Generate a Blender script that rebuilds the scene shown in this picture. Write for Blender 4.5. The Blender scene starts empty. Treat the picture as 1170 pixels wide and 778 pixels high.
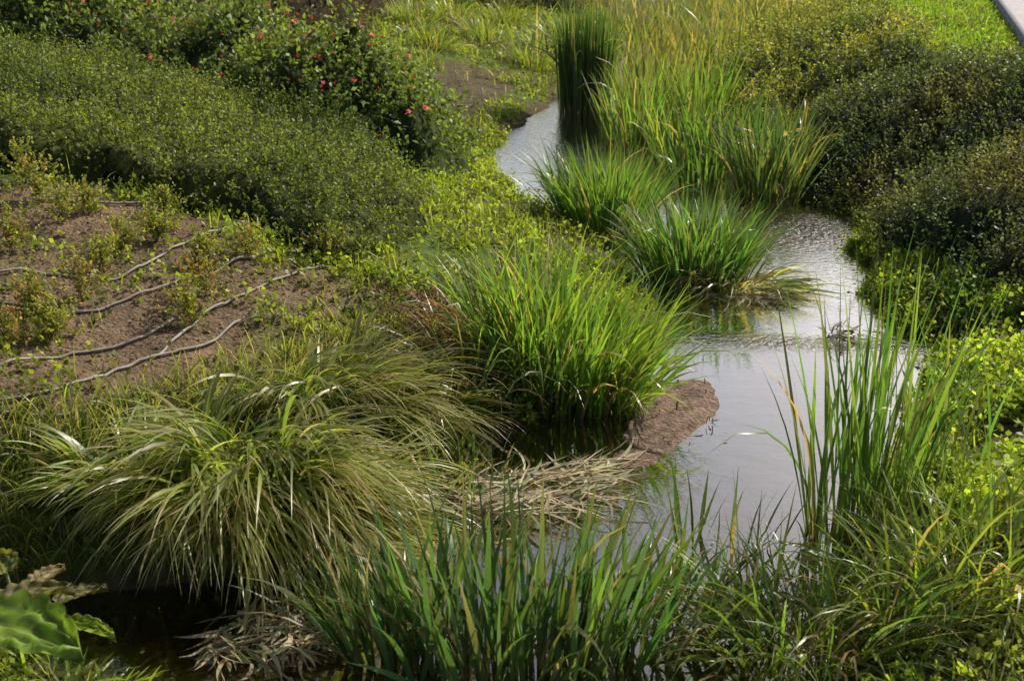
import bpy, numpy as np, math
from mathutils import Vector
rng=np.random.default_rng(7)
sc=bpy.context.scene
sc.view_settings.view_transform='Standard'
try: sc.view_settings.look='None'
except: pass
sc.view_settings.exposure=0
# ---------------------------------------------------------------- terrain
EY=np.array([1,3,4.3,4.55,4.85,5.17,5.59,6.07,6.63,7.28,8.05,8.98,10.12,11.55,13.39,15.86,17.1,19.3,24.6,33.6,60])
EL=np.array([-1.9,-1.8,-1.7,-2.2,-2.2,-.9,-.35,-.15,0,.5,1.0,1.0,.9,.4,-.3,-.05,.4,1.0,2.6,6,16])
ER=np.array([1.1,1.2,1.3,1.4,1.45,1.6,1.75,2.05,2.35,2.65,2.8,2.65,2.85,3.1,2.5,2.1,2.2,2.5,4.0,7.5,18])
def ss(x):
    x=np.clip(x,0,1); return x*x*(3-2*x)
def hsh(i,j,s):
    n=np.sin(i*127.1+j*311.7+s*74.7)*43758.5453
    return n-np.floor(n)
def vn(x,y,s=0):
    i=np.floor(x);j=np.floor(y);fx=ss(x-i);fy=ss(y-j)
    a=hsh(i,j,s);b=hsh(i+1,j,s);c=hsh(i,j+1,s);d=hsh(i+1,j+1,s)
    return (a*(1-fx)+b*fx)*(1-fy)+(c*(1-fx)+d*fx)*fy
def fbm(x,y,s=0,o=4):
    t=0;a=.5;n=0
    for k in range(o):
        t=t+a*vn(x*2**k+k*17.3,y*2**k+k*9.1,s+k);n+=a;a*=.5
    return t/n
def edges(y):
    w=(fbm(y*1.3,y*0+3,5,3)-.5)*.25+(fbm(y*4.5,y*0+1,15,3)-.5)*.16; w2=(fbm(y*1.5,y*0+9,8,3)-.5)*.25+(fbm(y*4.5,y*0+7,18,3)-.5)*.22
    return np.interp(y,EY,EL)+w,np.interp(y,EY,ER)+w2
def inpoly(x,y,P):
    P=np.array(P);r=np.zeros(x.shape,bool);n=len(P)
    for k in range(n):
        x1,y1=P[k];x2,y2=P[(k+1)%n]
        if y1==y2: continue
        c=((y1>y)!=(y2>y))&(x<(x2-x1)*(y-y1)/(y2-y1)+x1)
        r^=c
    return r
def dpoly(x,y,P):
    P=np.array(P,float);d=np.full(x.shape,1e9);n=len(P)
    for k in range(n):
        a=P[k];b=P[(k+1)%n];ab=b-a
        t=np.clip(((x-a[0])*ab[0]+(y-a[1])*ab[1])/(ab@ab),0,1)
        d=np.minimum(d,np.hypot(x-a[0]-t*ab[0],y-a[1]-t*ab[1]))
    return np.where(inpoly(x,y,P),d,-d)
SAND=[(1.2,7.5),(.9,7.5),(.75,6.9),(.58,6.3),(.78,6.3),(1.05,6.75),(1.22,7.1)]
def H(x,y):
    x=np.asarray(x,float);y=np.asarray(y,float)
    l,r=edges(y)
    dl=l-x; dr=x-r
    zl=-.17+.29*ss((dl+.3)/.6)+1.5*np.tanh(np.maximum(dl-.3,0)*.25/1.5)
    sl=np.interp(y,[5,7.5,9.5],[.25,.3,.5])
    zr=-.17+.29*ss((dr+.3)/.6)+.95*np.tanh(np.maximum(dr-.25,0)*sl/.95)
    z=np.where(dl>dr,zl,zr)
    ds=dpoly(x,y,SAND)+.16*(fbm(x*6,y*6,44,2)-.5)
    z=np.maximum(z,-.17+.178*ss((ds+.55)/.6)+(fbm(x*13,y*13,3)-.5)*.022*ss((ds+.3)/.3))
    ins=np.maximum(dl,dr)
    z=z+(fbm(x*1.7,y*1.7,2)-.5)*.10*ss((ins-.1)/.6)+(fbm(x*9,y*9,12,2)-.5)*.04*ss((ins-.2)/.4)
    return z
SOIL=[(-9,7.2),(-9,9.2),(-5,8.6),(-3.31,8.5),(-3.1,8.6),(-2.58,8.6),(-1.98,8.6),(-1.3,8.0),(-.95,7.85),(-1.0,7.4),(-1.4,6.95),(-1.6,6.5),(-1.85,6.15),(-2.1,5.75),(-2.5,5.4),(-4,4.5),(-9,4.5)]
MUDL=[(-1.3,18.8),(-1.2,15.4),(-.6,15.3),(-.0,17.2),(-.2,18.6)]
HEDL=[(-3.6,8.75),(-3.2,8.85),(-2.57,8.8),(-1.98,8.6),(-1.35,8.15),(-1.0,8.2),(-.75,8.9),(-.7,9.6),(-.9,10.6),(-1.15,11.7),(-1.6,12.2),(-2.8,12.9),(-4.2,13.7),(-5.5,14.2),(-9,15.5),(-9,9.3),(-5,8.8)]
ROSE=[(-.55,14.3),(-.45,13.0),(-.7,11.7),(-1.62,11.7),(-2.8,12.5),(-4.24,13.3),(-5.5,13.9),(-9,15.2),(-9,19),(-4.4,15.6),(-3.3,15.9),(-2.39,15.3),(-1.43,14.9)]
BACK1=[(-9,19),(-4.4,15.9),(-3.0,16.6),(-2.2,18.5),(-2.0,22.5),(-4,25),(-9,25)]
BACK2=[(-2.0,23),(-.3,24),(1.5,25.5),(2.6,29),(2,33),(-6,33),(-5,25.5)]
HEDR=[(3.45,8.0),(3.15,8.7),(3.1,10.2),(3.15,11.6),(2.95,12.3),(3.1,13.6),(3.5,14.4),(4.2,14.2),(4.9,13.6),(5.7,13.3),(8.5,12),(9.5,8),(5,6.9)]
YELH=[(2.6,14.6),(2.6,15.6),(2.8,18),(3.6,21),(4.6,21.5),(5.0,18.5),(5.2,16.4),(4.9,14.4),(4.2,14.6),(3.3,14.8),(3.0,14.3)]
GRNH=[(5.2,18.5),(5.0,21.8),(6.3,27),(7.4,27),(6.2,22),(5.6,19)]
def mkmesh(name,V,F,C=None,mat=None,smooth=False,parent=None):
    V=np.asarray(V,np.float32).reshape(-1,3);F=np.asarray(F,np.int32)
    me=bpy.data.meshes.new(name)
    k=F.shape[1]
    me.vertices.add(len(V));me.vertices.foreach_set('co',V.ravel())
    me.loops.add(F.size);me.loops.foreach_set('vertex_index',F.ravel())
    me.polygons.add(len(F));me.polygons.foreach_set('loop_start',np.arange(0,F.size,k,dtype=np.int32))
    me.polygons.foreach_set('loop_total',np.full(len(F),k,np.int32))
    if smooth: me.polygons.foreach_set('use_smooth',np.ones(len(F),bool))
    me.update(calc_edges=True)
    if C is not None:
        a=me.attributes.new('Col','FLOAT_COLOR','POINT')
        C4=np.ones((len(V),4),np.float32);C4[:,:3]=np.asarray(C).reshape(-1,3)
        a.data.foreach_set('color',C4.ravel())
    if mat: me.materials.append(mat)
    o=bpy.data.objects.new(name,me);sc.collection.objects.link(o)
    if parent: o.parent=parent
    return o
# ---------------------------------------------------------------- materials
def newmat(n):
    m=bpy.data.materials.new(n);m.use_nodes=True;nt=m.node_tree;nt.nodes.clear()
    out=nt.nodes.new('ShaderNodeOutputMaterial');return m,nt,out
def foliage(n,trans=.4,rough=.5,tint=(1.5,1.5,.6),spec=.35,nscale=0):
    m,nt,out=newmat(n);N=nt.nodes.new;L=nt.links.new
    at=N('ShaderNodeAttribute');at.attribute_name='Col';col=at.outputs['Color']
    if nscale:
        geo=N('ShaderNodeNewGeometry');nz=N('ShaderNodeTexNoise');nz.inputs['Scale'].default_value=nscale;nz.inputs['Detail'].default_value=1
        L(geo.outputs['Position'],nz.inputs['Vector'])
        mr=N('ShaderNodeMapRange');mr.inputs['From Min'].default_value=.3;mr.inputs['From Max'].default_value=.7
        mr.inputs['To Min'].default_value=.5;mr.inputs['To Max'].default_value=1.4;L(nz.outputs['Fac'],mr.inputs['Value'])
        vm=N('ShaderNodeVectorMath');vm.operation='SCALE';L(at.outputs['Color'],vm.inputs[0]);L(mr.outputs[0],vm.inputs['Scale']);col=vm.outputs[0]
    p=N('ShaderNodeBsdfPrincipled');p.inputs['Roughness'].default_value=rough;p.inputs['Specular IOR Level'].default_value=spec
    L(col,p.inputs['Base Color'])
    if trans<=0: L(p.outputs[0],out.inputs[0]);return m
    vt=N('ShaderNodeVectorMath');vt.operation='MULTIPLY';vt.inputs[1].default_value=tint;L(col,vt.inputs[0])
    tr=N('ShaderNodeBsdfTranslucent');L(vt.outputs[0],tr.inputs['Color'])
    mx=N('ShaderNodeMixShader');mx.inputs[0].default_value=trans
    L(p.outputs[0],mx.inputs[1]);L(tr.outputs[0],mx.inputs[2]);L(mx.outputs[0],out.inputs[0]);return m
M_grass=foliage('grass_blade',.5,.36,(1.85,1.85,.9),.65)
M_leaf=foliage('shrub_leaf',.4,.5,(1.85,1.85,.8),.3)
M_core=foliage('hedge_core',0,.9,spec=.05,nscale=55)
M_dead=foliage('dead_straw',.3,.6,(1.2,1.1,.95))
def ground_mat():
    m,nt,out=newmat('ground_soil');N=nt.nodes.new;L=nt.links.new
    at=N('ShaderNodeAttribute');at.attribute_name='Col'
    geo=N('ShaderNodeNewGeometry')
    n1=N('ShaderNodeTexNoise');n1.inputs['Scale'].default_value=9;n1.inputs['Detail'].default_value=8;n1.inputs['Roughness'].default_value=.75
    n2=N('ShaderNodeTexVoronoi');n2.inputs['Scale'].default_value=38
    for n in(n1,n2):L(geo.outputs['Position'],n.inputs['Vector'])
    mr=N('ShaderNodeMapRange');mr.inputs['From Min'].default_value=.32;mr.inputs['From Max'].default_value=.68;mr.inputs['To Min'].default_value=.5;mr.inputs['To Max'].default_value=1.5
    L(n1.outputs['Fac'],mr.inputs['Value'])
    vm=N('ShaderNodeVectorMath');vm.operation='SCALE';L(at.outputs['Color'],vm.inputs[0]);L(mr.outputs[0],vm.inputs['Scale'])
    p=N('ShaderNodeBsdfPrincipled');p.inputs['Roughness'].default_value=.9;p.inputs['Specular IOR Level'].default_value=.15
    L(vm.outputs[0],p.inputs['Base Color'])
    ad=N('ShaderNodeMath');ad.operation='SUBTRACT';L(n1.outputs['Fac'],ad.inputs[0]);
    ml=N('ShaderNodeMath');ml.operation='MULTIPLY';ml.inputs[1].default_value=.3;L(n2.outputs['Distance'],ml.inputs[0]);L(ml.outputs[0],ad.inputs[1])
    b=N('ShaderNodeBump');b.inputs['Strength'].default_value=1;b.inputs['Distance'].default_value=.08;L(ad.outputs[0],b.inputs['Height']);L(b.outputs[0],p.inputs['Normal'])
    L(p.outputs[0],out.inputs[0]);return m
M_ground=ground_mat()
def water_mat():
    m,nt,out=newmat('stream_water');N=nt.nodes.new;L=nt.links.new
    at=N('ShaderNodeAttribute');at.attribute_name='Col'
    sep=N('ShaderNodeSeparateColor');L(at.outputs['Color'],sep.inputs[0])
    geo=N('ShaderNodeNewGeometry')
    mp=N('ShaderNodeMapping');mp.inputs['Scale'].default_value=(1,1.6,1);L(geo.outputs['Position'],mp.inputs['Vector'])
    n1=N('ShaderNodeTexNoise');n1.inputs['Scale'].default_value=4;n1.inputs['Detail'].default_value=2;L(mp.outputs[0],n1.inputs['Vector'])
    n2=N('ShaderNodeTexNoise');n2.inputs['Scale'].default_value=17;n2.inputs['Detail'].default_value=2;L(mp.outputs[0],n2.inputs['Vector'])
    m1=N('ShaderNodeMath');m1.operation='MULTIPLY';L(n2.outputs['Fac'],m1.inputs[0]);L(sep.outputs[0],m1.inputs[1])
    m2=N('ShaderNodeMath');m2.operation='MULTIPLY';m2.inputs[1].default_value=.035;L(n1.outputs['Fac'],m2.inputs[0])
    a=N('ShaderNodeMath');a.operation='ADD';L(m1.outputs[0],a.inputs[0]);L(m2.outputs[0],a.inputs[1])
    b=N('ShaderNodeBump');b.inputs['Strength'].default_value=1;b.inputs['Distance'].default_value=.05;L(a.outputs[0],b.inputs['Height'])
    g=N('ShaderNodeBsdfGlossy');g.inputs['Roughness'].default_value=.03;L(b.outputs[0],g.inputs['Normal'])
    g.inputs['Color'].default_value=(.99,.96,.92,1)
    t=N('ShaderNodeBsdfTransparent');t.inputs['Color'].default_value=(.82,.73,.55,1)
    fr=N('ShaderNodeFresnel');fr.inputs['IOR'].default_value=1.33;L(b.outputs[0],fr.inputs['Normal'])
    f=N('ShaderNodeMath');f.operation='MULTIPLY_ADD';f.use_clamp=True;f.inputs[1].default_value=5.4;f.inputs[2].default_value=.02;L(fr.outputs[0],f.inputs[0])
    mx=N('ShaderNodeMixShader');L(f.outputs[0],mx.inputs[0]);L(t.outputs[0],mx.inputs[1]);L(g.outputs[0],mx.inputs[2])
    L(mx.outputs[0],out.inputs[0]);return m
M_water=water_mat()
def plain(n,c,r=.7):
    m,nt,out=newmat(n);N=nt.nodes.new;L=nt.links.new
    geo=N('ShaderNodeNewGeometry');nz=N('ShaderNodeTexNoise');nz.inputs['Scale'].default_value=12;nz.inputs['Detail'].default_value=6;L(geo.outputs['Position'],nz.inputs['Vector'])
    cr=N('ShaderNodeValToRGB');cr.color_ramp.elements[0].position=.3;cr.color_ramp.elements[1].position=.7
    cr.color_ramp.elements[0].color=(*[v*.7 for v in c],1);cr.color_ramp.elements[1].color=(*[v*1.25 for v in c],1);L(nz.outputs['Fac'],cr.inputs[0])
    p=N('ShaderNodeBsdfPrincipled');p.inputs['Roughness'].default_value=r;L(cr.outputs[0],p.inputs['Base Color']);L(p.outputs[0],out.inputs[0]);return m
# ---------------------------------------------------------------- ground
xs=np.concatenate([[-300,-150,-80,-45,-30,-20,-14],np.arange(-10,-4,.12),np.arange(-4,4.5,.05),np.arange(4.5,11,.12),[13,17,24,40,80,150,300]])
ys=np.concatenate([[-300,-120,-50,-20,-8,-2,0,1,2,3],np.arange(3.6,13,.05),np.arange(13,34,.11),[35,37,40,45,52,60,80,130,300]])
X,Y=np.meshgrid(xs,ys);Z=H(X,Y)
nx,ny=len(xs),len(ys)
l_,r_=edges(Y);ins=np.maximum(l_-X,X-r_)
turf=np.stack([.09+.08*fbm(X*2,Y*2,4),.115+.10*fbm(X*2,Y*2,6),.03+0*X],-1)
br=ss((fbm(X*1.4,Y*1.4,140)-.48)/.15)[...,None]*.7;turf=turf*(1-br)+np.array([.14,.105,.06])*br
soil=np.array([.26,.18,.115])*(.55+.8*fbm(X*3,Y*3,9))[...,None]
gr=ss((fbm(X*2.1,Y*2.1,141)-.5)/.2)[...,None]*.5;soil=soil*(1-gr)+np.array([.14,.15,.05])*gr
mud=np.array([.13,.095,.06])*(.7+.6*fbm(X*4,Y*4,19))[...,None]
bed=np.array([.27,.185,.09])*(.5+1.*fbm(X*5,Y*5,29))[...,None]
C=turf
w=ss((dpoly(X,Y,SOIL)+.2+.5*(fbm(X*3,Y*3,33)-.5))/.3)[...,None];C=C*(1-w)+soil*w
w=ss((dpoly(X,Y,MUDL)+.2+.8*(fbm(X*2,Y*2,35)-.5))/.4)[...,None]*.9;C=C*(1-w)+mud*w
w=(1-ss((ins-.05)/.25))[...,None];C=C*(1-w)+mud*w*.8
w=(1-ss((ins+.15)/.2))[...,None];C=C*(1-w)+bed*w
w=ss((dpoly(X,Y,SAND)+.4)/.4)[...,None];C=C*(1-w)+np.array([.29,.20,.15])*(.4+1.1*fbm(X*20,Y*20,39))[...,None]*w
idx=np.arange(nx*ny).reshape(ny,nx)
F=np.stack([idx[:-1,:-1],idx[:-1,1:],idx[1:,1:],idx[1:,:-1]],-1).reshape(-1,4)
mkmesh('ground',np.stack([X,Y,Z],-1),F,C,M_ground,True)
yw=np.concatenate([[-60,-20,-5,0,2],np.arange(3,34,.1),[36,40,50,60]]);lw,rw=edges(yw)
T=np.linspace(0,1,24);XW=(lw-.35)[:,None]*(1-T)+(rw+.35)[:,None]*T;YW=np.repeat(yw[:,None],24,1)
rip=.012+.5*np.exp(-((YW-8.2+.1*(XW-1.8))/.12)**2)+.7*np.exp(-((YW-11.1)/.5)**2-((XW-2.6)/.5)**2)+.06*ss((YW-8.4)/.5)+.10*ss((YW-12.5)/2)
idx=np.arange(XW.size).reshape(XW.shape)
F=np.stack([idx[:-1,:-1],idx[:-1,1:],idx[1:,1:],idx[1:,:-1]],-1).reshape(-1,4)
mkmesh('water',np.stack([XW,YW,XW*0],-1),F,np.stack([rip]*3,-1),M_water,True)
# ---------------------------------------------------------------- generators
def varcol(c,n,v=.2,hue=.12):
    c=np.array(c)[None]*(1+rng.uniform(-v,v,(n,1)));return np.clip(c*(1+rng.uniform(-hue,hue,(n,3))),.003,.9)
def blades(name,bx,by,az,length,width,th0,kap,col,tip=None,nseg=6,p=1.6,mat=None,twist=.9,drift=.3,clamp=True,bz=None,parent=None,basec=None):
    n=len(bx);S=nseg+1;s=np.linspace(0,1,S)
    th=th0[:,None]+kap[:,None]*s[None]**p
    ds=(length/nseg)[:,None]
    A=az[:,None]+rng.normal(0,drift,(n,1))*s[None]
    def cs(q):
        q=(q[:,:-1]+q[:,1:])/2*ds;return np.concatenate([np.zeros((n,1)),np.cumsum(q,1)],1)
    px=bx[:,None]+cs(np.sin(th)*np.cos(A));py=by[:,None]+cs(np.sin(th)*np.sin(A))
    z0=(np.maximum(H(bx,by),-.05)-.01) if bz is None else bz
    pz=z0[:,None]+cs(np.cos(th))
    if clamp:
        g=np.maximum(H(px,py),0)+.008+rng.uniform(0,.05,(n,1));g[:,0]=-9;pz=np.maximum(pz,g)
    tw=rng.uniform(-twist,twist,(n,1))+rng.uniform(-.6,.6,(n,1))*s[None]
    sx=-np.sin(A)*np.cos(tw)+np.cos(th)*np.cos(A)*np.sin(tw)
    sy=np.cos(A)*np.cos(tw)+np.cos(th)*np.sin(A)*np.sin(tw)
    sz=-np.sin(th)*np.sin(tw)
    prof=np.where(s<.5,.75+.5*s,1.0)*np.clip((1-s)*2.2,.03,1)
    w=width[:,None]*prof[None]*.5
    P=np.stack([px,py,pz],-1);Q=np.stack([sx*w,sy*w,sz*w],-1)
    V=np.stack([P-Q,P+Q],2)
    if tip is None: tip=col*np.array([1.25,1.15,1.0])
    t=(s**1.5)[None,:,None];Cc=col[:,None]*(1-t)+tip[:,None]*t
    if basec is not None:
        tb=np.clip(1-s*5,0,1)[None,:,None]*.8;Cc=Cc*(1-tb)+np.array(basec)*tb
    Cc=np.repeat(Cc[:,:,None],2,2)
    b=(np.arange(n)*S*2)[:,None]+(np.arange(nseg)*2)[None]
    F=np.stack([b,b+1,b+3,b+2],-1).reshape(-1,4)
    return mkmesh(name,V,F,Cc,mat or M_grass,False,parent)
def reeds(name,cx,cy,rx,ry,n,len0,lv=.25,wd=.014,spread=.35,bias=(0,0),col=(.06,.12,.025),dead=.06,kap=(.1,.7),p=1.8,jit=.1,kbreak=.06,tipc=None,mat=None,yel=.15,**k):
    a=rng.uniform(0,2*np.pi,n);r=np.sqrt(rng.uniform(0,1,n))
    bx=cx+rx*r*np.cos(a);by=cy+ry*r*np.sin(a)
    vx=spread*r*np.cos(a)+rng.normal(0,jit,n)+bias[0];vy=spread*r*np.sin(a)+rng.normal(0,jit,n)+bias[1]
    az=np.arctan2(vy,vx);th0=np.hypot(vx,vy)
    L=len0*(1-lv*r**2*.5)*rng.uniform(1-lv,1.0+lv*.3,n)
    kp=rng.uniform(kap[0],kap[1],n);bk=rng.uniform(0,1,n)<kbreak;kp[bk]+=rng.uniform(.8,2.0,bk.sum())
    c=varcol(col,n,.4,.15)
    ye=rng.uniform(0,1,n)<yel;c[ye]*=np.array([1.7,1.4,.9])
    tip=c*np.array([1.25,1.2,1.0]) if tipc is None else c*.4+np.array(tipc)*.6
    dm=rng.uniform(0,1,n)<dead
    c[dm]=varcol((.30,.22,.11),dm.sum(),.3);tip[dm]=varcol((.38,.30,.17),dm.sum(),.2)
    kp[dm]+=rng.uniform(.3,1.6,dm.sum())
    bt=rng.uniform(0,1,n)<.15;tip[bt]=tip[bt]*.4+np.array([.30,.22,.10])*.6
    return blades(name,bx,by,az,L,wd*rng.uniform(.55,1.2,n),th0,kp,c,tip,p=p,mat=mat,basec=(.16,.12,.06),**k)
def unit(v): return v/np.maximum(np.linalg.norm(v,axis=-1,keepdims=True),1e-6)
def leafmesh(name,P,D,L,W,C,mat=None,parent=None):
    n=len(P);R=rng.normal(0,1,(n,3));S=unit(np.cross(D,R));Nn=np.cross(S,D)
    L=L[:,None];W=W[:,None]
    a=P;b=P+D*L*.45+S*W*.5+Nn*L*.08;c=P+D*L;d=P+D*L*.45-S*W*.5+Nn*L*.08
    V=np.stack([a,b,c,d],1);F=np.arange(4*n).reshape(n,4)
    Cc=np.repeat(C[:,None],4,1);return mkmesh(name,V,F,Cc,mat or M_leaf,False,parent)
def sprigs(name,B,D,ln,nl,ls,C,up=.5,ar=.55,mat=None,parent=None,tipboost=1.25):
    n=len(B);s=(np.arange(nl)+.5)/nl
    bend=rng.normal(0,.15,(n,1,3))
    P=B[:,None]+D[:,None]*ln[:,None,None]*s[None,:,None]+bend*ln[:,None,None]*(s**2)[None,:,None]
    R=rng.normal(0,1,(n,nl,3));LD=unit(unit(R)+D[:,None]*up)
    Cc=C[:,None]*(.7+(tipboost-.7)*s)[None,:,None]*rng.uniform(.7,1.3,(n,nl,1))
    L=ls*rng.uniform(.6,1.25,(n,nl))
    return leafmesh(name,P.reshape(-1,3),LD.reshape(-1,3),L.ravel(),L.ravel()*ar,Cc.reshape(-1,3),mat,parent)
def hedge(name,poly,hgt,dens,ln,nl,ls,colf,edge=.5,lump=.8,lumpamp=.5,step=.08,sd=0,clip=None,sunk=.07,coref=.3):
    P=np.array(poly);x0,y0=P.min(0);x1,y1=P.max(0)
    if clip: x0=max(x0,clip[0]);x1=min(x1,clip[1])
    def can(x,y):
        d=dpoly(x,y,poly)+(fbm(x*2.2,y*2.2,sd+50,2)-.5)*.3
        e=np.sqrt(np.clip(d/edge,0,1)*(2-np.clip(d/edge,0,1)))
        l=fbm(x*lump,y*lump,sd+60,3)
        m=fbm(x*lump*4,y*lump*4,sd+70,2)
        return hgt*e*(1-lumpamp*.5+lumpamp*1.4*(l-.4)+.5*(m-.5)),d
    gx=np.arange(x0-.2,x1+.2,step);gy=np.arange(y0-.2,y1+.2,step);GX,GY=np.meshgrid(gx,gy)
    c,d=can(GX,GY);GZ=H(GX,GY)+c-sunk-.02*(d<.02)
    idx=np.arange(GX.size).reshape(GX.shape);F=np.stack([idx[:-1,:-1],idx[:-1,1:],idx[1:,1:],idx[1:,:-1]],-1)
    ok=(d[:-1,:-1]>-.03);F=F[ok]
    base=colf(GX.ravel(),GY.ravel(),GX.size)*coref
    used=np.unique(F);rm=np.full(GX.size,-1);rm[used]=np.arange(len(used))
    V=np.stack([GX,GY,GZ],-1).reshape(-1,3)[used]
    root=bpy.data.objects.new(name,None);sc.collection.objects.link(root)
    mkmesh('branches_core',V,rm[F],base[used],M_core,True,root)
    n=int((x1-x0)*(y1-y0)*dens);x=rng.uniform(x0,x1,n);y=rng.uniform(y0,y1,n)
    k=(dpoly(x,y,poly)>-.15)&(np.abs(x)<.44*y+.9);x=x[k];y=y[k];c,d=can(x,y);k=d>0;x=x[k];y=y[k];c=c[k];n=len(x)
    e=.06;cx,_=can(x+e,y);cy,_=can(x,y+e);h0=H(x,y);g=np.stack([-(H(x+e,y)+cx-h0-c)/e,-(H(x,y+e)+cy-h0-c)/e,np.ones(n)],-1)
    D=unit(unit(g)*.8+np.array([0,0,.5])+rng.normal(0,.45,(n,3)))
    B=np.stack([x,y,h0+c-rng.uniform(.2,1.0,n)*sunk*1.3],-1)
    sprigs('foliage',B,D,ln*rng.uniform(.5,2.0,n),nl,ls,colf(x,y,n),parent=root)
    return root,can
def cf(a,b,sd,sc_=1.2):
    a=np.array(a);b=np.array(b)
    def f(x,y,n):
        t=ss((fbm(x*sc_,y*sc_,sd,3)-.3)/.4)[:,None];c=a*(1-t)+b*t
        return np.clip(c*(1+rng.uniform(-.5,.5,(n,1))),.004,.9)
    return f
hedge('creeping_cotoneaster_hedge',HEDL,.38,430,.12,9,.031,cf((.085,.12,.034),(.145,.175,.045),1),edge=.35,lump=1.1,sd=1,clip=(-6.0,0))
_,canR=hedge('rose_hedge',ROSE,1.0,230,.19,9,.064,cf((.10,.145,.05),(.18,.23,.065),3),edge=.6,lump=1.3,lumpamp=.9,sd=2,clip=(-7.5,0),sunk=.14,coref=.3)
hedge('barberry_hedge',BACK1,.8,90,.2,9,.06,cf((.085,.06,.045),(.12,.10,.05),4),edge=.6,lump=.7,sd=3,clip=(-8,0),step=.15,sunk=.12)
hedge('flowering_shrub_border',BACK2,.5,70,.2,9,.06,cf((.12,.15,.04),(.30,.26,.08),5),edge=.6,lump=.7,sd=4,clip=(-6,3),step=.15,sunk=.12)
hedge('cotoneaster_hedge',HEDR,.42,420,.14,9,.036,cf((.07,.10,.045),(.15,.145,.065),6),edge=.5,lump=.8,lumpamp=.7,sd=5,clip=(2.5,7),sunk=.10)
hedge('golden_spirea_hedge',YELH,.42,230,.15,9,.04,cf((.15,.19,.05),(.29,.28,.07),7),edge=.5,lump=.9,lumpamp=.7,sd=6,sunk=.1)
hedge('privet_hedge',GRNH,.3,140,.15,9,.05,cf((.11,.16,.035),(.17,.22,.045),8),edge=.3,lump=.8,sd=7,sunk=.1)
# rose flowers and hips
n=620;x=rng.uniform(-6.5,-.5,n);y=rng.uniform(11.8,15.5,n);c,d=canR(x,y);k=d>.1;x,y,c=x[k],y[k],c[k]
P=np.stack([x,y,H(x,y)+c+rng.uniform(.04,.16,len(x))],-1);m_=5
PP=np.repeat(P,m_,0);DD=unit(rng.normal(0,1,PP.shape)+np.array([0,-.4,.3]))
fl=np.repeat(rng.uniform(0,1,len(x))<.15,m_)
CC=np.where(fl[:,None],np.array([.60,.18,.30]),np.array([.40,.06,.03]))
leafmesh('rose_flowers',PP,DD,np.where(fl,.042,.022),np.where(fl,.042,.022),CC)
# ---------------------------------------------------------------- ground cover
polys=[(HEDL,.1),(ROSE,.1),(BACK1,.2),(BACK2,.2),(HEDR,.15),(YELH,.15),(GRNH,.1)]
def roadx(y): return 6.75+(y-17.4)*.29
def sample(n,x0,x1,y0,y1,pw=1.0):
    x=rng.uniform(x0,x1,n);y=rng.uniform(y0,y1,n)
    k=rng.uniform(0,1,n)<np.clip((8/np.maximum(y,4))**pw,0,1)
    k&=np.abs(x)<.44*y+.8
    x=x[k];y=y[k];l,r=edges(y);ins=np.maximum(l-x,x-r)
    k=(ins>.02)&(x<roadx(y)-.1)
    for P,m in polys:k&=~(dpoly(x,y,P)>m)
    x=x[k];y=y[k];ins=ins[k]
    so=dpoly(x,y,SOIL)+.9*(fbm(x*2.5,y*2.5,90)-.5)
    mu=dpoly(x,y,MUDL)+.8*(fbm(x*2,y*2,35)-.5)
    dens=1-.86*ss((so+.1)/.5);dens*=1-.93*ss((mu+.2)/.4);dens*=ss((ins+.02)/.2)
    dens*=.12+.88*ss((fbm(x*1.6,y*1.6,91,3)-.38)/.18)
    k=rng.uniform(0,1,len(x))<dens
    return x[k],y[k]
def covercol(x,y,n,sd):
    l,r=edges(y);left=ss((r-x)/1.0)*ss((y-7)/2.)
    t=np.clip(ss((fbm(x*1.3,y*1.3,sd,3)-.32)/.3)+.4*left,0,1)[:,None]
    c=np.array([.09,.145,.028])*(1-t)+np.array([.27,.34,.045])*t
    b=(ss((fbm(x*2.3,y*2.3,sd+3,3)-.52)/.15)*.5*(1-.4*left))[:,None]
    return (c*(1-b)+np.array([.20,.17,.08])*b)*rng.uniform(.5,1.35,(n,1))
x,y=sample(170000,-7,8,3.8,26,1.2);n=len(x)
B=np.stack([x,y,H(x,y)],-1);D=unit(rng.normal(0,.4,(n,3))+np.array([0,0,1]))
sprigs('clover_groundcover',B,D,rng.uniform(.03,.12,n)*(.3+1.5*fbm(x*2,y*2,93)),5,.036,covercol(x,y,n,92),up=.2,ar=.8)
x,y=sample(90000,-7,8,3.8,26,1.0);n=len(x)
Lh=.05+.17*fbm(x*.8,y*.8,95)*fbm(x*2.5,y*2.5,96)*1.8
blades('meadow_grass',x,y,rng.uniform(0,6.28,n),Lh*rng.uniform(.5,1.7,n),.006*rng.uniform(.7,1.4,n)*(1+.05*y),rng.uniform(0,.5,n),rng.uniform(.2,1.4,n),covercol(x,y,n,94),nseg=3,clamp=False)
def region(n,poly):
    P=np.array(poly);x=rng.uniform(P[:,0].min(),P[:,0].max(),n);y=rng.uniform(P[:,1].min(),P[:,1].max(),n);k=inpoly(x,y,poly);return x[k],y[k]
# grass tussocks on far left bank
for cx,cy,h in[(-1.7,17.5,.5),(-1.2,19.6,.55),(-.4,20.8,.6),(.3,19.8,.5),(-1.6,20.9,.6),(-1.0,21.9,.6),(.9,22.3,.7),(-.1,22.8,.6),(-1.5,16.0,.4),(.5,21.3,.5)]:
    reeds('grass_tussock',cx,cy,.35,.3,160,h,.4,.016,.6,(0,0),(.14,.20,.04),.15,(.3,1.2),jit=.2)
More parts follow.
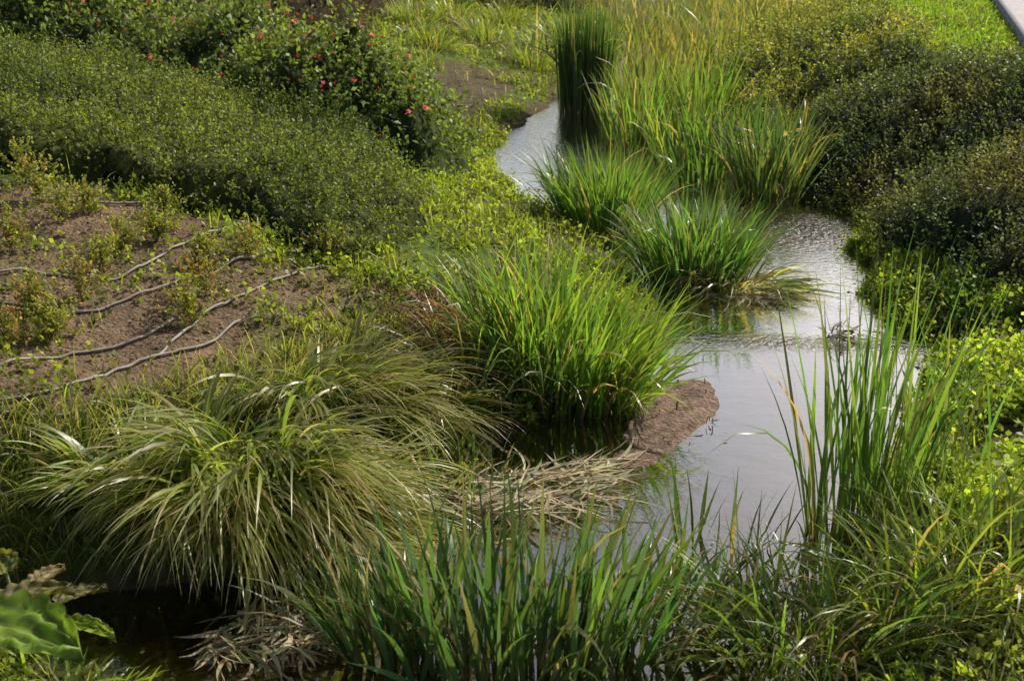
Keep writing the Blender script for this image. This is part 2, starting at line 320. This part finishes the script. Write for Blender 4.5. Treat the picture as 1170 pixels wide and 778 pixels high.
# weeds hanging over both water edges
y=rng.uniform(5.4,16,8000);l,r=edges(y);sd_=rng.uniform(0,1,8000)<.35
u=np.abs(rng.normal(0,.13,8000));x=np.where(sd_,l-u+.04,r+u-.02);k=fbm(x*2.6,y*2.6,120,3)>.45;k&=~(sd_&(y<6.8));x=x[k];y=y[k];n=len(x)
B=np.stack([x,y,np.maximum(H(x,y),-.02)],-1);D=unit(rng.normal(0,.5,(n,3))+np.array([0,0,1]))
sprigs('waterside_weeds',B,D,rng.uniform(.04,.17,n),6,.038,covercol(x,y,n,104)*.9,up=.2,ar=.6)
# broad-leaved weeds on right bank
x,y=region(12000,[(1.9,5.0),(2.3,6.2),(2.6,7.2),(2.85,8.1),(2.75,9.2),(3.2,8.9),(3.6,8.0),(4.2,7.0),(3.6,5.4),(2.6,4.6)]);n=len(x)
B=np.stack([x,y,H(x,y)],-1);D=unit(rng.normal(0,.45,(n,3))+np.array([0,0,1]))
k=fbm(x*1.8,y*1.8,101,3)>.44
sprigs('bank_nettles',B[k],D[k],(rng.uniform(.05,.24,n)*(.3+1.3*fbm(x*1.5,y*1.5,102)))[k],7,.045,(covercol(x,y,n,103)*1.3)[k],up=.2,ar=.7)
# taller dry yellow grass on near-left bank
x,y=region(8500,[(-2.9,5.3),(-2.1,5.9),(-1.6,6.6),(-1.0,7.3),(-.4,7.4),(-.3,6.6),(-1.0,5.6),(-1.9,5.0),(-2.6,4.6),(-3.2,4.6)]);n=len(x)
t=rng.uniform(0,1,(n,1));c=(np.array([.14,.20,.035])*(1-t)+np.array([.31,.28,.11])*t)*rng.uniform(.6,1.2,(n,1))
blades('bank_grass',x,y,rng.normal(-.9,1.3,n),rng.uniform(.1,.32,n)*(.3+1.3*fbm(x*3,y*3,8)),.007*rng.uniform(.7,1.4,n),rng.uniform(0,.5,n),rng.uniform(.3,1.6,n),c,nseg=5)
# lawn
x=rng.uniform(4.9,9.5,50000);y=rng.uniform(13.5,28,50000);k=(x<roadx(y)-.05)&(dpoly(x,y,GRNH)<0)&(dpoly(x,y,HEDR)<0)&(dpoly(x,y,YELH)<0)&(x>5.0+.2*(y-17));x=x[k];y=y[k];n=len(x)
blades('lawn_grass',x,y,rng.uniform(0,6.28,n),rng.uniform(.05,.09,n),np.full(n,.014),rng.uniform(0,.4,n),rng.uniform(.1,.6,n),varcol((.17,.29,.04),n,.2),nseg=2,clamp=False)
# footpath with kerb
yy=np.arange(8,60,.5);xl=roadx(yy)
V=[];
for i in range(len(yy)):
    for dx,dz in((-.12,-.3),(-.12,.06),(0,.06),(0.005,.0),(3.2,.0),(3.205,.06),(3.32,.06),(3.32,-.3)):V.append((xl[i]+dx,yy[i],1.13+dz))
idx=np.arange(len(V)).reshape(len(yy),8)
F=np.stack([idx[:-1,:-1],idx[:-1,1:],idx[1:,1:],idx[1:,:-1]],-1).reshape(-1,4)
mkmesh('footpath',V,F,None,plain('paving',(.27,.26,.28),.8))
# ---------------------------------------------------------------- reeds
G1=(.072,.14,.034);G2=(.11,.19,.04);G3=(.055,.105,.04)
reeds('iris_clump',-.05,4.45,.6,.22,290,.84,.38,.026,.3,(0,.0),G3,.07,(.05,.55),jit=.15)
reeds('iris_clump',-.5,4.6,.3,.2,80,.6,.3,.022,.4,(-.1,0),G3,.08,(.1,.7))
reeds('iris_clump',.6,4.65,.35,.22,110,.6,.4,.022,.4,(.1,0),G3,.1,(.1,.8))
reeds('cattail_clump',1.68,5.5,.26,.22,125,1.5,.42,.02,.10,(.03,.03),(.085,.16,.045),.05,(.02,.4),jit=.09)
reeds('cattail_clump',2.15,5.7,.2,.25,24,1.0,.35,.018,.15,(0,0),(.085,.16,.045),.08,(.05,.5))
reeds('sedge_tussock',1.25,4.5,.45,.25,420,.72,.35,.014,.6,(.05,.0),(.11,.17,.038),.18,(.4,1.6),p=1.4,jit=.25,kbreak=.2)
reeds('sedge_tussock',1.85,4.7,.35,.28,300,.75,.35,.014,.5,(0,.0),(.15,.215,.045),.18,(.4,1.5),p=1.4,jit=.25,kbreak=.2)
reeds('iris_shoots',.98,5.3,.26,.25,30,.52,.35,.018,.15,(0,0),G3,.08,(.05,.6),jit=.15)
reeds('iris_shoots',-.3,6.0,.35,.25,80,.38,.4,.016,.3,(0,0),(.09,.15,.065),.12,(.1,.8),jit=.18)
reeds('iris_shoots',-.3,5.5,.3,.2,60,.34,.4,.016,.5,(0,0),(.09,.15,.065),.2,(.1,.9),jit=.2)
reeds('sedge_clump',.28,7.15,.48,.24,560,1.02,.3,.019,.26,(.05,0),(.11,.20,.04),.05,(.15,.95),p=1.6,jit=.14,kbreak=.1,yel=.25)
reeds('sedge_clump',.6,7.08,.2,.2,110,.72,.3,.017,.3,(.18,-.02),(.11,.20,.04),.08,(.2,1.2),p=1.5,jit=.13,kbreak=.1)
reeds('sedge_clump',-.25,6.95,.22,.2,150,.7,.35,.015,.5,(-.1,-.05),(.11,.17,.035),.45,(.4,1.6),p=1.4,jit=.2)
reeds('sedge_clump',.83,11.2,.42,.3,420,.92,.25,.022,.38,(0,0),(.085,.165,.036),.05,(.2,.8),jit=.12)
reeds('sedge_clump',1.45,9.65,.4,.25,430,.85,.25,.021,.4,(.0,0),(.075,.15,.04),.06,(.2,.9),jit=.13)
reeds('sedge_clump',1.8,9.45,.3,.2,150,.65,.3,.019,.7,(.3,-.1),(.17,.22,.09),.35,(.8,1.8),p=1.2,jit=.2)
reeds('cattail_clump',.98,17.1,.36,.3,300,1.6,.12,.028,.05,(0,0),(.06,.12,.045),.01,(.0,.12),jit=.04)
for cx,cy,n,h,col in[(1.45,14.9,170,1.05,G2),(1.95,13.9,170,.95,G2),(1.75,16.2,170,1.15,(.12,.175,.045)),(2.25,15.4,150,1.1,G2),(1.95,12.9,110,.75,G1),(2.3,13.4,130,1.0,G1)]:
    reeds('cattail_clump',cx,cy,.38,.35,n,h,.35,.028,.22,(0,0),col,.08,(.1,.6))
reeds('cattail_clump',2.45,12.15,.28,.25,190,1.15,.35,.025,.25,(0,0),(.07,.125,.046),.1,(.1,.6),jit=.13)
reeds('cattail_clump',2.8,12.8,.25,.25,90,.9,.3,.025,.3,(0,0),(.13,.17,.05),.25,(.2,1.0),jit=.15)
# gold reed bed upstream
n=2000;y=rng.uniform(17.8,31,n);l,r=edges(y);x=(l+r)/2+.3+rng.normal(0,.8,n)*(1+.02*y);
t=rng.uniform(0,1,(n,1));t=np.clip(t+.9*(fbm(x*.6,y*.6,77)-.58)[:,None]*2,0,1)
c=(np.array([.12,.18,.045])*(1-t)+np.array([.38,.30,.11])*t)*rng.uniform(.6,1.2,(n,1))
k=(x>l-1.0)&~((x<l+.9)&(y<19.5)); 
blades('reed_bed',x[k],y[k],rng.uniform(0,6.28,k.sum()),rng.uniform(.5,1.25,k.sum())*(.5+.8*fbm(x[k],y[k],12)),np.full(k.sum(),.028),rng.uniform(0,.3,k.sum()),rng.uniform(.1,1.2,k.sum()),c[k])
# flopped, combed sedge mounds on the near-left bank
def mound(name,cx,cy,rx,ry,nl,per,L,bias,col,tipc,th=(.3,.8),kp=(1.2,1.9),top=.25,dead=.14,wd=.016):
    a=rng.uniform(0,2*np.pi,nl);r=np.sqrt(rng.uniform(0,1,nl));lx=cx+rx*r*np.cos(a);ly=cy+ry*r*np.sin(a)
    vx=r*np.cos(a)*.8+bias[0]+rng.normal(0,.35,nl);vy=r*np.sin(a)*.8+bias[1]+rng.normal(0,.35,nl)
    laz=np.arctan2(vy,vx);lth=rng.uniform(*th,nl);lk=rng.uniform(*kp,nl);lL=rng.uniform(.6,1.15,nl);lc=rng.uniform(.6,1.35,nl);lz=top*(1-r**2)*rng.uniform(.3,1,nl)
    q=np.repeat(np.arange(nl),per);n=len(q)
    bx=lx[q]+rng.normal(0,.035,n);by=ly[q]+rng.normal(0,.03,n)
    c=varcol(col,n,.3,.12)*lc[q][:,None];tp=varcol(tipc,n,.3,.1)*lc[q][:,None];dm=rng.uniform(0,1,n)<dead;c[dm]=varcol((.32,.25,.13),dm.sum());tp[dm]=varcol((.46,.38,.23),dm.sum())
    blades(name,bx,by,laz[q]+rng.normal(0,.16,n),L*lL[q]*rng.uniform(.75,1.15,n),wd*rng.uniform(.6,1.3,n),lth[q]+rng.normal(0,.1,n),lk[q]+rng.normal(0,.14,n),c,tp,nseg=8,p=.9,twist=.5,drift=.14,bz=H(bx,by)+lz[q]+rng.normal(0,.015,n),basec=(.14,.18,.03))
mound('flopped_sedge_mound',-1.2,5.42,.46,.24,80,15,.74,(.3,-.5),(.15,.22,.035),(.40,.38,.15),top=.28)
mound('flopped_sedge_mound',-.93,5.3,.28,.2,36,14,.66,(.5,-.4),(.14,.21,.035),(.40,.37,.15),top=.2)
mound('flopped_sedge_mound',-.95,6.3,.38,.24,46,14,.60,(.6,-.35),(.15,.22,.035),(.36,.33,.12),top=.2)
mound('flopped_sedge_mound',-.5,6.6,.25,.2,20,13,.52,(.5,-.3),(.15,.22,.035),(.33,.30,.12),top=.12)
mound('flopped_sedge_mound',-1.75,5.3,.32,.16,30,13,.42,(-.05,-.4),(.18,.27,.035),(.30,.33,.09),top=.12,kp=(.8,1.5))
# brown collapsed leaves beside sedge
n=190;x=rng.uniform(-.45,.0,n);y=rng.uniform(7.05,7.55,n)
blades('withered_leaves',x,y,rng.normal(2.9,.7,n),rng.uniform(.35,.7,n),.014*rng.uniform(.6,1.2,n),rng.uniform(.2,.7,n),rng.uniform(1.2,2.4,n),varcol((.20,.11,.06),n,.3),varcol((.28,.18,.10),n,.3))
# straw rafts
def straw(name,poly,n,L,azm,azs,zmax,col=(.33,.26,.15),wd=.016):
    x,y=region(n*4,poly);x=x[:n];y=y[:n];n=len(x);z=np.maximum(H(x,y),0)+rng.uniform(.005,zmax,n)
    c=varcol(col,n,.4,.1);g=rng.uniform(0,1,n)<.15;c[g]=varcol((.14,.18,.05),g.sum(),.3)
    blades(name,x,y,rng.normal(azm,azs,n),L*rng.uniform(.3,1.5,n),wd*rng.uniform(.3,1.3,n),rng.uniform(1.4,1.65,n),rng.uniform(-.2,.4,n),c,c*rng.uniform(.6,1.2,(n,1)),mat=M_dead,bz=z,drift=.7,twist=.7)
straw('straw_raft',[(-.35,5.7),(.1,5.55),(.45,5.8),(.42,6.02),(.1,6.1),(-.3,5.95)],280,.26,.4,.8,.08,(.50,.43,.28),.018)
straw('straw_raft',[(.05,5.85),(.35,5.9),(.55,6.2),(.3,6.25)],60,.36,.5,.3,.06,(.54,.47,.32),.018)
straw('straw_raft',[(-1.3,4.4),(-.8,4.45),(-.75,4.85),(-.95,4.88),(-1.2,4.72)],330,.2,-.3,1.1,.08,(.42,.35,.21),.018)
straw('straw_raft',[(1.35,9.15),(2.0,9.3),(1.95,9.05),(1.5,8.98)],90,.28,-.4,.6,.05,(.28,.25,.15))
straw('straw_raft',[(-.6,7.1),(-.2,7.4),(.0,7.9),(-.5,7.8),(-.9,7.3)],120,.25,0,1.5,.05,(.24,.18,.11))
straw('streambed_debris',[(2.1,8.1),(2.4,8.15),(2.45,8.4),(2.2,8.4)],60,.14,0,1.5,.06,(.10,.08,.04))
straw('streambed_debris',[(.5,6.2),(1.2,6.6),(1.2,7.5),(.9,7.5),(.6,6.8)],50,.05,0,1.5,.015,(.10,.08,.05),.01)
# dead dock stems
for (cx,cy) in[(-.12,7.85),(-.3,7.7),(.05,7.95),(-.55,7.35),(-.75,7.2)]:
    n=9;x=cx+rng.normal(0,.06,n);y=cy+rng.normal(0,.06,n)
    root=bpy.data.objects.new('dead_dock_plant',None);sc.collection.objects.link(root)
    blades('stems',x,y,rng.uniform(0,6.28,n),rng.uniform(.25,.45,n),np.full(n,.008),rng.uniform(.1,.5,n),rng.uniform(0,.4,n),varcol((.12,.06,.04),n),varcol((.12,.06,.04),n),mat=M_dead,parent=root)
    m=260;k=rng.integers(0,n,m);P=np.stack([x[k]+rng.normal(0,.06,m),y[k]+rng.normal(0,.06,m),H(x[k],y[k])+rng.uniform(.08,.38,m)],-1)
    leafmesh('seed_heads',P,unit(rng.normal(0,1,(m,3))),np.full(m,.022),np.full(m,.014),varcol((.15,.07,.045),m,.4),M_dead,root)
# ---------------------------------------------------------------- small shrubs in bare soil
SH=[(-3.31,8.55),(-2.99,7.39),(-2.87,7.95),(-2.78,8.2),(-2.40,7.68),(-2.46,7.40),(-2.33,8.40),(-2.28,7.94),(-1.92,7.71),(-1.69,7.90),(-2.47,6.99),(-2.50,6.55),(-2.66,6.34),(-1.85,6.99),(-1.84,7.32),(-1.23,8.25),(-2.65,6.75),(-3.5,7.4),(-3.6,8.1),(-3.2,6.7),(-3.1,8.2),(-4.0,7.6)]
for i,(cx,cy) in enumerate(SH):
    n=int(rng.uniform(80,150));a=rng.uniform(0,6.28,n);t=np.abs(rng.normal(0,.6,n))
    D=unit(np.stack([np.sin(t)*np.cos(a),np.sin(t)*np.sin(a),np.cos(t)],-1));R=rng.uniform(.15,.25)
    h=H(np.array([cx]),np.array([cy]))[0]
    B=np.array([cx,cy,h])+D*R*rng.uniform(.1,1.0,(n,1))*np.array([.9,.9,.95])
    u=rng.uniform(0,1,(n,1));red=(B[:,2:3]-h)/.28;g=rng.uniform(.4,1.4)
    c=np.array([.16,.20,.04])*(1-u)+np.array([.31,.30,.08])*u
    q=(rng.uniform(0,1,(n,1))<red*.5*g*rng.uniform(.2,1.6));c=np.where(q,np.array([.30,.18,.09]),c)
    root=bpy.data.objects.new('spirea_bush',None);sc.collection.objects.link(root)
    sprigs('foliage',B,D,np.full(n,.09),8,.026,c,parent=root)
    m=12;a=rng.uniform(0,6.28,m)
    blades('twigs',np.full(m,cx),np.full(m,cy),a,rng.uniform(.12,.2,m),np.full(m,.004),rng.uniform(.1,.7,m),rng.uniform(-.1,.2,m),varcol((.10,.06,.04),m),mat=M_dead,nseg=3,parent=root)
# ---------------------------------------------------------------- irrigation pipes
PI=[[(-4.2,7.2),(-3.3,8.04),(-3.05,8.3),(-2.77,8.32),(-2.4,8.6)],
[(-3.6,6.7),(-2.94,7.01),(-2.71,7.22),(-2.37,7.26),(-2.15,7.87),(-1.91,8.31),(-1.8,8.6)],
[(-3.4,6.5),(-2.84,6.73),(-2.48,6.79),(-2.22,7.09),(-1.91,7.53),(-1.53,8.13),(-1.4,8.3)],
[(-3.1,5.7),(-2.58,6.01),(-2.44,6.37),(-2.22,6.54),(-1.99,6.77),(-1.94,7.06)],
[(-3.1,5.4),(-2.49,5.73),(-2.30,5.92),(-2.01,6.46),(-1.70,6.77),(-1.60,7.15)],
[(-3.0,5.3),(-2.45,5.62),(-2.23,5.71),(-2.11,5.86)],
[(-1.95,6.5),(-1.75,7.2),(-1.42,7.76),(-1.13,8.12)]]
M_pipe=plain('pipe_plastic',(.24,.21,.175),.6)
for pl in PI:
    p=np.array(pl);d=np.concatenate([[0],np.cumsum(np.hypot(*np.diff(p,axis=0).T))]);t=np.arange(0,d[-1],.04)
    x=np.interp(t,d,p[:,0]);y=np.interp(t,d,p[:,1])
    ker=np.ones(9)/9;xp=np.convolve(np.pad(x,4,'edge'),ker,'valid');yp=np.convolve(np.pad(y,4,'edge'),ker,'valid')
    xp+=.08*(fbm(t*2,t*0+p[0,0],5,2)-.5);z=H(xp,yp)+.010+.02*vn(t*3,t*0+1,4)
    cu=bpy.data.curves.new('irrigation_pipe','CURVE');cu.dimensions='3D';cu.bevel_depth=.009;cu.bevel_resolution=2
    sp=cu.splines.new('POLY');sp.points.add(len(t)-1);sp.points.foreach_set('co',np.stack([xp,yp,z,np.ones(len(t))],-1).astype(np.float32).ravel())
    cu.materials.append(M_pipe);sc.collection.objects.link(bpy.data.objects.new('irrigation_pipe',cu))
# soil debris and clods
x,y=region(16000,SOIL);k=(x>-4.2);x=x[k];y=y[k];n=len(x)
leafmesh('soil_litter',np.stack([x,y,H(x,y)+.008],-1),unit(rng.normal(0,1,(n,3))*np.array([1,1,.35])),rng.uniform(.01,.04,n),rng.uniform(.006,.02,n),varcol((.22,.155,.10),n,.7),M_dead)
# ---------------------------------------------------------------- burdock
def burdock(cx,cy,leaves):
    root=bpy.data.objects.new('burdock_plant',None);sc.collection.objects.link(root)
    h=float(H(np.array([cx]),np.array([cy]))[0])
    for(az,el,st,L,W,col)in leaves:
        d=np.array([math.cos(az)*math.cos(el),math.sin(az)*math.cos(el),math.sin(el)])
        b=np.array([cx,cy,h]);tip=b+d*st
        nu,nv=26,21;V=[];C=[]
        hd=np.array([math.cos(az),math.sin(az),.15]);hd/=np.linalg.norm(hd);sd=np.array([-math.sin(az),math.cos(az),0.])
        up=np.cross(hd,sd)
        for i in range(nu):
            u=i/(nu-1);w=W*(math.sin(math.pi*min(1,u*.90+.10))**.65)*(1-.3*u)*(1+.07*math.sin(u*31+az)+.04*math.sin(u*67))
            for j in range(nv):
                v=j/(nv-1)*2-1
                back=-.15*L*abs(v)*(1-u)**2
                ph=math.cos((u-abs(v)*.35)*34)
                P=tip+hd*(u*L+back)+sd*v*w*.5+up*(.14*L*abs(v)**1.4-.35*L*u*u-.02*L*ph*(.3+abs(v))+.07*L*math.sin(v*11+az*9)*u)
                V.append(P);vein=math.exp(-(v/.07)**2)+.7*max(0,ph)**8
                hole=.75+.4*math.sin(u*17+v*11)
                C.append(np.array(col)*hole*(1-.3*min(1,vein))+np.array([.26,.30,.10])*.5*min(1,vein))
        idx=np.arange(nu*nv).reshape(nu,nv);F=np.stack([idx[:-1,:-1],idx[:-1,1:],idx[1:,1:],idx[1:,:-1]],-1).reshape(-1,4)
        mkmesh('leaf',V,F,C,M_leaf,True,root)
        cu=bpy.data.curves.new('stalk','CURVE');cu.dimensions='3D';cu.bevel_depth=.007;sp=cu.splines.new('POLY');sp.points.add(2)
        for q,pt in enumerate((b,b+d*st*.55+np.array([0,0,.03]),tip)):sp.points[q].co=(*pt,1)
        cu.materials.append(M_stalk);o=bpy.data.objects.new('stalk',cu);o.parent=root;sc.collection.objects.link(o)
M_stalk=plain('stalk_green',(.12,.16,.05),.5)
bc=(.20,.32,.04)
burdock(-2.1,4.0,[(-.3,1.0,.44,.38,.34,bc),(-1.4,1.0,.36,.34,.30,bc),(1.5,1.1,.52,.28,.22,(.22,.24,.06)),(2.6,.9,.4,.3,.25,bc),(.6,.9,.42,.24,.15,(.19,.17,.06))])
burdock(-1.9,4.3,[(.9,.8,.25,.2,.10,(.17,.16,.05)),(-.2,.8,.26,.2,.10,(.24,.34,.04)),(2.2,1.1,.36,.22,.15,(.19,.2,.05)),(1.3,1.2,.3,.18,.12,(.24,.18,.07))])
reeds('bank_weeds',-1.75,4.22,.3,.12,130,.24,.4,.014,.6,(0,0),(.20,.28,.04),.12,(.3,1.5),jit=.3)
# ---------------------------------------------------------------- light, sky, camera
az=math.radians(46);el=math.radians(38)
sd=Vector((math.sin(az)*math.cos(el),math.cos(az)*math.cos(el),math.sin(el)))
L=bpy.data.lights.new('sun','SUN');L.energy=5;L.angle=math.radians(.5);L.color=(1,.93,.80)
o=bpy.data.objects.new('sun',L);o.rotation_euler=sd.to_track_quat('Z','Y').to_euler();sc.collection.objects.link(o)
w=bpy.data.worlds.new("World");sc.world=w;w.use_nodes=True;nt=w.node_tree
bg=nt.nodes['Background'];sk=nt.nodes.new('ShaderNodeTexSky');sk.sky_type='NISHITA';sk.sun_disc=False
sk.sun_elevation=el;sk.sun_rotation=az;sk.dust_density=4;sk.air_density=1;sk.ozone_density=1
nt.links.new(sk.outputs[0],bg.inputs[0]);bg.inputs[1].default_value=.11
cd=bpy.data.cameras.new('camera');cd.lens=45;cd.sensor_width=36;cd.clip_end=1000;cd.clip_start=.05
cd.dof.use_dof=True;cd.dof.focus_distance=7.8;cd.dof.aperture_fstop=4
co=bpy.data.objects.new('camera',cd);co.location=(0,0,3);co.rotation_euler=(math.radians(70),0,0);sc.collection.objects.link(co);sc.camera=co
